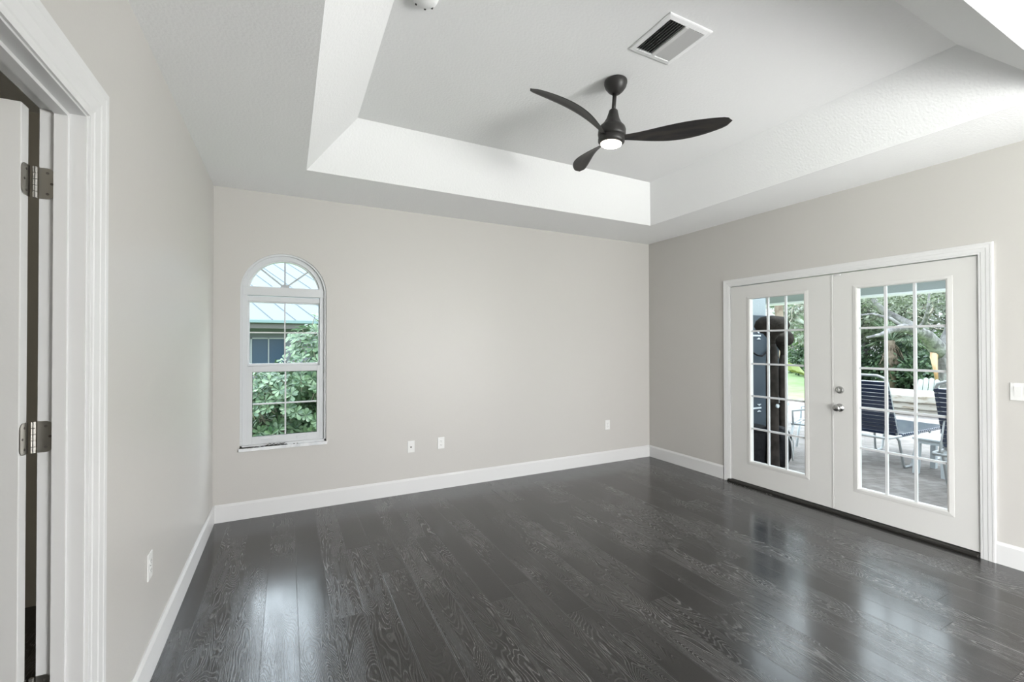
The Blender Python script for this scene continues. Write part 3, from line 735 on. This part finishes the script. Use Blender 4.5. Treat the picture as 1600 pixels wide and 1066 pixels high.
# chaise longue, local: hinge at origin x=0, foot towards +x, width along y 0..-.6 centred
def chaise(x, y, label):
    e_ = tag(empty('chaise_longue', (x, y, GZ)), label, 'lounge chair', 'strap chaise longues'); hz_ = .41; hw = .31
    for s_ in (-1, 1):
        m = MB(); yy = s_*hw
        m.tube([(-.26, yy*.93, hz_-.01), (-.20, yy, hz_-.01), (.10, yy, hz_-.012), (1.25, yy, hz_), (1.33, yy, hz_-.01), (1.37, yy*.98, hz_-.05)], .016, 8); m.build('side_rail', M['alu'], e_, smooth=True)
        for a_, b_2, c_, d_ in ((-.04, .11, .34, .50), (.80, .88, 1.08, 1.18)):
            m = MB(); pts = [(a_, yy, hz_-.02), (a_+.05, yy, hz_-.06), (b_2, yy, .05), (b_2+.03, yy, .016), (b_2+.06, yy, .0145), (c_-.04, yy, .0145), (c_, yy, .04), (d_-.03, yy, hz_-.07), (d_, yy, hz_-.02)]
            m.tube(pts, .0145, 8); m.build('sled_leg', M['alu'], e_, smooth=True)
    m = MB(); m.tube([(-.26, -hw*.93, hz_-.01), (-.27, 0, hz_-.01), (-.26, hw*.93, hz_-.01)], .015, 8); m.build('cross_bar', M['alu'], e_, smooth=True)
    for xx in (.52, 1.20):
        m = MB(); m.tube([(xx, -hw, hz_-.02), (xx, hw, hz_-.02)], .012, 8); m.build('cross_bar', M['alu'], e_, smooth=True)
    # back frame
    tilt = Vector((-.36, 0, 1)).normalized(); up = .76; o0 = Vector((.02, 0, hz_+.005)); hb = hw-.02
    m = MB(); c0 = o0+tilt*(up-.09); c1 = o0+tilt*up
    m.tube([o0+Vector((0, hb, 0)), c0+Vector((0, hb, 0)), o0+tilt*(up-.03)+Vector((0, hb-.025, 0)), c1+Vector((0, hb-.09, 0)), c1+Vector((0, -hb+.09, 0)), o0+tilt*(up-.03)+Vector((0, -hb+.025, 0)), c0+Vector((0, -hb, 0)), o0+Vector((0, -hb, 0))], .016, 8)
    m.build('back_frame', M['alu'], e_, smooth=True)
    nrm = Vector((1, 0, .36)).normalized()
    for k in range(13):
        c_ = o0+tilt*(.05+k*.051)
        m = MB(); m.obox(c_, Vector((0, hb+.012, 0)), tilt*.0215, nrm*.018); m.build('back_strap', M['strap'], e_, bevel=.005)
    for k in range(24):
        c_ = Vector((.075+k*.051, 0, hz_))
        m = MB(); m.obox(c_, Vector((0, hw+.018, 0)), Vector((.020, 0, 0)), Vector((0, 0, .018))); m.build('seat_strap', M['strap'], e_, bevel=.005)
    for s_ in (-1, 1):
        m = MB(); m.tube([o0+tilt*.34+Vector((0, s_*(hb-.03), 0)), (-.22, s_*(hb-.03), hz_-.01)], .009, 6); m.build('prop_strut', M['alu'], e_, smooth=True)
    return e_
c1_ = chaise(7.05, -1.37, 'strap chaise longue with navy back, nearer the lanai wall')
c2_ = copy_tree(c1_); c2_.location = (6.60, -2.54, GZ); c2_['label'] = 'second strap chaise longue cut by the right door edge, arm loop nearest the glass'

# side table between the chaises
tb = tag(empty('side_table', (7.30, -1.96, GZ)), 'white resin side table between the two chaise longues', 'table')
m = MB(); m.box(-.25, .25, -.155, .155, .395, .425); m.build('tabletop', M['resin'], tb, bevel=.012, seg=3)
m = MB(); m.box(-.235, .235, -.14, .14, .355, .395); m.build('apron', M['resin'], tb)
for sx in (-1, 1):
    for sy in (-1, 1):
        m = MB(); m.prism([(sx*.205-.03, sy*.115-.025, .36), (sx*.205+.03, sy*.115-.025, .36), (sx*.205+.03, sy*.115+.025, .36), (sx*.205-.03, sy*.115+.025, .36)], (sx*.02, sy*.012, -.36)); m.build('leg', M['resin'], tb)
pt = tag(MB().lathe([(.001, 0), (.10, 0), (.115, .02), (.085, .05), (.085, .30), (.115, .33), (.001, .34)], 28).build('pedestal', M['resin'], loc=(7.95, -1.96, GZ), smooth=True), 'short white round pedestal behind the side table', 'pedestal')

# raised spa of pale stone courses
sp = tag(empty('raised_spa', (12.5, .25, GZ)), 'low raised spa wall of pale stained stone courses', 'spa'); sp.rotation_euler = (0, 0, 0)
for k, (z0, z1, ins_) in enumerate(((0, .13, .10), (.13, .27, .05), (.27, .43, 0))):
    m = MB(); ca = [(-.42+ins_, .62-ins_), (-.05+ins_, -1.6), (1.25, -1.6), (1.25, .95), (.1, .95-ins_)]
    m.prism([(a, b, z0) for a, b in ca], (0, 0, z1-z0-.004)); m.build('stone_course', M['stone'], sp, bevel=.02)

# white adirondack chair beyond the spa: rounded slats
ad = tag(empty('adirondack_chair', (14.22, .64, GZ-.11), R(120)), 'white adirondack chair with round topped slats beyond the spa', 'chair')
for k in range(4):
    m = MB(); x_ = -.165+k*.11; hh = .95-(abs(k-1.5)*.04)
    m.prism([(x_-.045, .0, .25), (x_+.045, .0, .25), (x_+.048, .26, hh-.05)]+[(x_+.048*math.cos(PI*j/8), .26+.012*math.sin(PI*j/8), hh-.05+.048*math.sin(PI*j/8)) for j in range(1, 8)]+[(x_-.048, .26, hh-.05)], (0, .02, 0)); m.build('back_slat', M['resin'], ad)
for s_ in (-1, 1):
    m = MB(); m.box(s_*.33-.06, s_*.33+.06, -.50, .20, .52, .545); m.build('armrest', M['resin'], ad, bevel=.01)
    m = MB(); m.box(s_*.30-.015, s_*.30+.015, -.46, -.37, 0, .52); m.build('leg', M['resin'], ad)
    m = MB(); m.prism([(s_*.27-.015, -.45, .36), (s_*.27-.015, -.45, .24), (s_*.27-.015, .40, 0), (s_*.27-.015, .48, 0), (s_*.27-.015, .05, .26)], (.03, 0, 0)); m.build('leg', M['resin'], ad)
m = MB()
for k in range(5): m.obox((0, -.42+k*.105, .37-k*.026), (.26, 0, 0), (0, .046, -.011), (0, .002, .009))
m.build('seat', M['resin'], ad)
ad.scale = (.88, .88, .88)

# ------------------------------------------------------------------ planting helpers
def rnd_dir():
    while True:
        d = Vector((random.uniform(-1, 1), random.uniform(-1, 1), random.uniform(-1, 1)))
        if .05 < d.length < 1: return d.normalized()
def leaf_quad(m, p, d, n, L, w):
    """pointed leaf from p along d, face normal ~ n"""
    s_ = d.cross(n)
    if s_.length < 1e-4: return
    s_.normalize(); n = s_.cross(d)
    a = m.bm.verts.new(p); b = m.bm.verts.new(p+d*L*.5+s_*w-n*L*.06); c = m.bm.verts.new(p+d*L-n*L*.12); e_ = m.bm.verts.new(p+d*L*.5-s_*w-n*L*.06)
    m.bm.faces.new((a, b, c, e_))
def fast_build(m, name, mt, parent):
    me = bpy.data.meshes.new(name); m.bm.to_mesh(me); m.bm.free(); me.materials.append(mt)
    o = bpy.data.objects.new(name, me); COL.objects.link(o); o.parent = parent; return o
def foliage(parent, blobs, n, L, w, mt, name='foliage', droop=0.0):
    m = MB(); tot = sum(b[3]*b[4]*b[5] for b in blobs)**1
    for (cx, cy, cz, rx, ry, rz) in blobs:
        k_ = int(n*(rx*ry*rz)/tot)
        for _ in range(k_):
            d = rnd_dir(); rr = random.uniform(.45, 1.0)
            p = Vector((cx+d.x*rx*rr, cy+d.y*ry*rr, cz+d.z*rz*rr))
            dd = (d*.6+rnd_dir()*.8+Vector((0, 0, -droop))).normalized()
            leaf_quad(m, p, dd, (d+rnd_dir()*.7).normalized(), L*random.uniform(.7, 1.3), w*random.uniform(.7, 1.2))
    return fast_build(m, name, mt, parent)
def tree(name, loc, label, blobs, n, L, w, mt, trunk, cat='tree', group='trees beyond the patio', twigs=0, trunk_mat='bark', droop=0):
    e_ = tag(empty(name, loc), label, cat, group)
    foliage(e_, blobs, n, L, w, M[mt], droop=droop)
    m = MB()
    for pts, rad in trunk: m.tube(pts, rad, 9)
    m.build('trunk', M[trunk_mat], e_, smooth=True)
    if twigs:
        m = MB()
        for _ in range(twigs):
            b = random.choice(blobs); d = rnd_dir(); p = Vector((b[0], b[1], b[2]))+Vector((d.x*b[3], d.y*b[4], d.z*b[5]))*random.uniform(.5, .95)
            pts = [p]; d2 = (rnd_dir()+Vector((-.3, 0, -.2))).normalized()
            for _k in range(4): d2 = (d2+rnd_dir()*.5).normalized(); pts.append(pts[-1]+d2*random.uniform(.15, .4))
            m.tube(pts, [.022, .018, .014, .010, .006], 4)
        m.build('twigs', M['twig'], e_)
    return e_
G2 = GZ-.11
random.seed(11)
# big oak with the forked trunk and arching limbs
oak = tag(empty('oak_tree', (17.75, 1.52, G2)), 'large grey barked oak with arching limbs and a split trunk behind the spa', 'tree')
def rel(pts, o=(17.75, 1.52, G2)): return [Vector(p_)-Vector(o) for p_ in pts]
m = MB(); m.tube(rel([(17.85, 1.36, G2), (17.80, 1.38, .27), (17.78, 1.40, .83), (17.75, 1.42, 1.2), (17.9, 1.30, 1.78), (18.05, 1.2, 2.34), (18.3, 1.0, 3.3), (18.6, .7, 4.4)]), [.42, .36, .33, .31, .26, .24, .2, .14], 14)
m.build('trunk', M['bark'], oak, smooth=True)
for pts, rad in (([(17.72, 1.5, 1.1), (17.4, 1.58, 1.38), (16.94, 1.61, 1.68), (16.42, 1.64, 1.82), (15.85, 1.71, 1.90), (15.32, 1.76, 1.83), (14.92, 1.85, 1.70), (14.59, 2.02, 1.62)], [.24, .21, .17, .15, .12, .08, .05, .03]),
                 ([(16.94, 1.61, 1.68), (16.87, 1.75, 1.79), (16.86, 1.98, 2.02), (16.76, 2.25, 2.23), (16.7, 2.51, 2.43), (16.61, 2.66, 2.65), (16.55, 2.8, 3.0)], [.12, .12, .12, .11, .10, .08, .05]),
                 ([(16.42, 1.64, 1.82), (16.2, 1.4, 2.0), (15.9, 1.2, 2.35), (15.7, 1.1, 2.8)], [.07, .06, .04, .02]),
                 ([(15.85, 1.71, 1.9), (15.6, 1.9, 2.15), (15.3, 2.2, 2.3), (15.1, 2.6, 2.25)], [.06, .05, .035, .02])):
    m = MB(); m.tube(rel(pts), rad, 10); m.build('branch', M['bark'], oak, smooth=True)
m = MB(); m.tube(rel([(17.42, 1.60, 1.32), (17.36, 1.60, 1.05), (17.38, 1.58, .75), (17.42, 1.56, .40)]), [.10, .09, .06, .04], 8); m.build('split_wood', M['broken'], oak, smooth=True)
foliage(oak, [tuple(a-b for a, b in zip((17.2, 2.6, 3.3), (17.75, 1.52, G2)))+(2.2, 1.8, 1.0), tuple(a-b for a, b in zip((16.2, 1.6, 3.0), (17.75, 1.52, G2)))+(1.1, 1.1, .6), tuple(a-b for a, b in zip((18.6, .3, 3.4), (17.75, 1.52, G2)))+(1.8, 1.6, 1.2)], 5500, .10, .028, M['oakleaf'])
# background trees: (x, y, height of crown centre, rx, ry, rz, material, label)
bgt = [
 (21.5, 5.2, 2.7, 2.2, 1.7, 1.5, 'oakleaf', 'grey green oak crown behind the fan of brown palm fronds'),
 (24.5, 3.6, 3.0, 2.2, 2.0, 2.2, 'paleleaf', 'pale twiggy tree behind the arching oak limb'),
 (26.5, 1.4, 3.1, 2.4, 2.4, 2.3, 'oakleaf', 'grey green tree behind the oak trunk fork'),
 (24.0, 7.8, 2.6, 2.3, 2.0, 1.4, 'paleleaf', 'pale leafy tree above the banana plant, seen through left door'),
 (29.0, -1.5, 3.2, 2.8, 2.6, 2.6, 'midleaf', 'green tree rightmost behind the patio'),
 (26.5, 11.0, 1.5, 2.6, 2.6, 1.6, 'midleaf', 'green rounded tree leftmost behind the lawn'),
]
for (x, y, z, rx, ry, rz, mt_, lb) in bgt:
    h = z-G2
    tree('background_tree', (x, y, G2), lb, [(0, 0, h, rx, ry, rz), (-rx*.4, ry*.4, h+rz*.35, rx*.6, ry*.6, rz*.6), (rx*.3, -ry*.5, h-rz*.3, rx*.6, ry*.6, rz*.6)], 5200, .20, .055, mt_, [([(0, 0, 0), (.1, 0, h*.5), (0, .1, h)], [.18, .14, .08])], twigs=170)
# hedge shrubs across the back
hd = [(20.0, 5.6, 1.0, 'darkleaf', 'dark shrub behind the lawn, seen left of chaise back'), (21.4, 4.2, 1.1, 'darkleaf', 'dark shrub behind the navy chaise back'), (21.6, 2.9, 1.15, 'midleaf', 'fresh green shrub left of the oak trunk'),
      (20.6, 3.6, .8, 'darkleaf', 'low dark shrub behind the brown skirted palm'), (20.2, 2.4, .8, 'darkleaf', 'low dark shrub left of the adirondack chair'), (22.6, 1.2, 1.2, 'darkleaf', 'dark shrub behind the oak trunk'), (22.4, 6.9, .9, 'darkleaf', 'dark shrub at the edge of the lawn'), (24.0, 8.6, .9, 'darkleaf', 'dark shrub in line with the banana leaf')]
for (x, y, rz, mt_, lb) in hd:
    tree('shrub', (x, y, G2), lb, [(0, 0, rz*.85, 1.1, 1.1, rz), (.4, -.5, rz*.6, .8, .8, rz*.6)], 2600, .15, .05, mt_, [([(0, 0, 0), (0, 0, rz*.8)], [.05, .03])], cat='shrub', group='shrubs behind the patio')
# palm builders
def fan_frond(m, base, d, L, nl=14, w=.018, spread=1.25):
    d = d.normalized(); up = Vector((0, 0, 1)); s_ = d.cross(up)
    s_ = s_.normalized() if s_.length > .01 else Vector((1, 0, 0))
    hub = base+d*L*.45; m.tube([base, hub], .012, 4)
    for k in range(nl):
        a = -spread+2*spread*k/(nl-1); dd = (d*math.cos(a)+s_*math.sin(a)).normalized()+Vector((0, 0, -.25)); dd.normalize()
        leaf_quad(m, hub, dd, up, L*.55*random.uniform(.85, 1.1), w)
def palm(loc, hgt, label, skirt=True, crown=1.0, L=1.1):
    e_ = tag(empty('fan_palm', loc), label, 'palm', 'fan palms')
    m = MB(); m.tube([(0, 0, 0), (.05, 0, hgt*.5), (0, .03, hgt)], [.14, .12, .13], 10); m.build('trunk', M['skirt'], e_, smooth=True)
    m = MB()
    for k in range(26):
        a = random.uniform(0, 2*PI); el = random.uniform(-.1, 1.3); fan_frond(m, Vector((0, 0, hgt)), Vector((math.cos(a)*math.cos(el), math.sin(a)*math.cos(el), math.sin(el))), L*random.uniform(.8, 1.1))
    fast_build(m, 'fronds', M['palmleaf'], e_)
    if skirt:
        m = MB()
        for k in range(95):
            a = random.uniform(0, 2*PI); el = random.uniform(-1.5, -.85); fan_frond(m, Vector((0, 0, hgt-random.uniform(0, .45))), Vector((math.cos(a)*math.cos(el), math.sin(a)*math.cos(el), math.sin(el))), L*random.uniform(.5, .8), 9, .012, .5)
        fast_build(m, 'dead_frond_skirt', M['skirt'], e_)
    return e_
palm((20.05, 3.72, G2), 1.75, 'fan palm with a skirt of brown dead fronds behind the navy chaise back', L=1.15)
palm((15.5, 4.97, G2), 3.0, 'fan palm high at the top of the left french door', skirt=False, L=1.0)
palm((16.6, 4.55, G2), 2.0, 'shorter fan palm right of the tall one in the left door', skirt=False, L=.9)
palm((18.3, 5.3, G2), 1.9, 'fan palm in the middle distance above the banana leaf', L=1.0)
# banana plant: one big leaf arching right
bp_ = tag(empty('banana_plant', (8.35, .75, GZ)), 'banana plant with one broad yellow green leaf arching from behind the dark panel', 'plant')
m = MB(); m.tube([(0, 0, 0), (.02, 0, .5), (.05, -.02, .9)], [.07, .05, .03], 10); m.build('stem', M['midleaf'], bp_, smooth=True)
def banana_leaf(pts, wd):
    m = MB(); pts = [Vector(p_) for p_ in pts]; n = 26; L_, C_, R_ = [], [], []
    for i in range(n+1):
        t = i/n; k = min(int(t*(len(pts)-1)), len(pts)-2); f_ = t*(len(pts)-1)-k; p_ = pts[k].lerp(pts[k+1], f_)
        d = (pts[k+1]-pts[k]).normalized(); s_ = d.cross(Vector((0, 0, 1))).normalized(); w_ = wd*math.sin(PI*min(1, t*.93+.07))**.6*random.uniform(.88, 1.05)
        L_.append(m.bm.verts.new(p_+s_*w_*.75-Vector((0, 0, w_*.75)))); C_.append(m.bm.verts.new(p_)); R_.append(m.bm.verts.new(p_-s_*w_*.6-Vector((0, 0, w_*.9))))
    for i in range(n):
        m.bm.faces.new((L_[i], L_[i+1], C_[i+1], C_[i])); m.bm.faces.new((C_[i], C_[i+1], R_[i+1], R_[i]))
    o = fast_build(m, 'leaf', M['banana'], bp_); md = o.modifiers.new('solid', 'SOLIDIFY'); md.thickness = .002
banana_leaf([(.05, -.02, .9), (.17, -.08, 1.12), (.33, -.17, 1.17), (.46, -.27, 1.10), (.56, -.34, .96)], .17)
banana_leaf([(.05, -.02, .9), (-.1, .1, 1.25), (-.3, .25, 1.35), (-.55, .4, 1.2)], .12)

# ================================================================== OUTSIDE: BACK (NEIGHBOUR HOUSE, SHRUB)
nh = tag(empty('neighbour_house', (0, 16.5, GZ)), 'grey house with a pale blue metal roof beyond the arched window', 'house')
NW = mat('neighbour_stucco', (.09, .095, .11), .8); NR = mat('metal_roof', (.125, .145, .155), .7, spec=.1); NRr = mat('roof_seam', (.065, .08, .09), .5, spec=.2)
NG_ = mat('teal_gutter', (.12, .18, .19), .4); NS = mat('soffit_brown', (.07, .066, .066), .8); NP = mat('dark_window', (.02, .035, .06), .15)
def nb(m, name, mt_, par=nh, **k): return m.build(name, mt_, par, **k)
m = MB(); m.box(-6, 7, 0, .2, 0, 2.25); nb(m, 'wall', NW)
ez = 2.42-GZ
m = MB(); m.box(-6.6, 7.6, -.62, .02, ez-.30, ez-.24); nb(m, 'soffit', NS)
m = MB(); m.box(-6.6, 7.6, -.68, -.62, ez-.32, ez-.09); nb(m, 'fascia', NS)
m = MB(); m.box(-6.6, 7.6, -.78, -.66, ez-.10, ez+.02); nb(m, 'gutter', NG_, bevel=.01)
RL, RS = 12.0, .44
m = MB(); m.prism([(-9, -.72, ez), (9, -.72, ez), (9, -.72+RL, ez+RL*RS), (-9, -.72+RL, ez+RL*RS)], (0, 0, .03)); roof = nb(m, 'roof', NR)
for k in range(-7, 30):
    xb = -4.2+k*.84; dx = -.44
    a = Vector((xb, -.72, ez+.04)); b = Vector((xb+dx*RL, -.72+RL, ez+RL*RS+.04))
    m = MB(); m.tube([a, b], .020, 4); m.build('roof_seam', NRr, roof)
wf = MB(); x0_, x1_, z0_, z1_ = -.80, .47, .30-GZ, 1.74-GZ
for a, b, c, d in ((x0_, x1_, z1_-.05, z1_), (x0_, x1_, z0_, z0_+.05), (x0_, x0_+.06, z0_, z1_), (x1_-.05, x1_, z0_, z1_), (-.17, -.13, z0_, z1_)): wf.box(a, b, -.05, 0, c, d)
wfo = wf.build('window', mat('grey_window_frame', (.16, .17, .18), .5), nh)
m = MB(); m.box(x0_+.05, x1_-.04, -.02, -.005, z0_+.04, z1_-.04); m.build('window_pane', NP, wfo)

sh = tag(empty('leafy_shrub', (.62, 1.75, G2)), 'green shrub with rosettes of rounded leaves right outside the arched window', 'shrub')
random.seed(21); m = MB(); mt2 = MB()
def round_leaf(m, p, d, n, L, w):
    s_ = d.cross(n)
    if s_.length < 1e-4: return
    s_.normalize(); n = s_.cross(d)
    prof = [(0, .10), (.30, .38), (.58, .86), (.80, 1.0), (.95, .62), (1.0, 0)]
    l_, r_ = [], []
    c_ = [m.bm.verts.new(p+d*L*t-n*L*.18*t*t) for t, _ in prof]
    for i, (t, q_) in enumerate(prof[:-1]):
        base = p+d*L*t-n*L*.18*t*t; l_.append(m.bm.verts.new(base+s_*w*q_+n*w*.25*q_)); r_.append(m.bm.verts.new(base-s_*w*q_+n*w*.25*q_))
    for i in range(len(prof)-2):
        m.bm.faces.new((l_[i], l_[i+1], c_[i+1], c_[i])); m.bm.faces.new((c_[i], c_[i+1], r_[i+1], r_[i]))
    m.bm.faces.new((l_[-1], c_[-1], c_[-2])); m.bm.faces.new((c_[-2], c_[-1], r_[-1]))
blobs = [(-.35, .15, .80, .62, .50, .52), (.05, .0, .78, .60, .50, .60), (.22, .02, 1.35, .34, .36, .62), (.45, .1, 1.1, .45, .4, .85), (-.1, .0, .35, .8, .5, .4)]
for (cx, cy, cz, rx, ry, rz) in blobs:
    for _ in range(int(150*(rx*rz)/.3)):
        d = rnd_dir(); rr = random.uniform(.72, 1.0); p = Vector((cx+d.x*rx*rr, cy+d.y*ry*rr, cz+d.z*rz*rr))
        if p.z < .03: continue
        ax = (d+Vector((0, -.25, .55))+rnd_dir()*.45).normalized(); t1 = ax.orthogonal().normalized(); t2 = ax.cross(t1); nl = random.randint(6, 9); ph = random.random()*6
        for k in range(nl):
            a = ph+2*PI*k/nl; o_ = (t1*math.cos(a)+t2*math.sin(a)); dd = (o_+ax*random.uniform(.15, .7)).normalized()
            round_leaf(m, p+dd*.008, dd, ax, random.uniform(.065, .10), random.uniform(.017, .025))
        mt2.tube([p-ax*.14, p], .004, 4)
fast_build(m, 'foliage', M['shrubleaf'], sh)
for _ in range(16):
    a = random.uniform(0, 2*PI); mt2.tube([(.0, .1, 0), (.2*math.cos(a), .1+.15*math.sin(a), .4), (.5*math.cos(a), .1+.3*math.sin(a), random.uniform(.6, 1.1))], [.018, .014, .006], 6)
mt2.build('stems', M['twig'], sh)
# darker shrub mass behind it
tree('back_shrub', (.75, 2.75, G2), 'dark green shrub mass behind the rounded leaf shrub', [(0, 0, .62, 1.3, .5, .75), (.5, 0, 1.1, .5, .4, .75)], 5200, .11, .035, 'darkleaf', [([(0, 0, 0), (0, 0, .6)], [.04, .02])], cat='shrub', group=None)
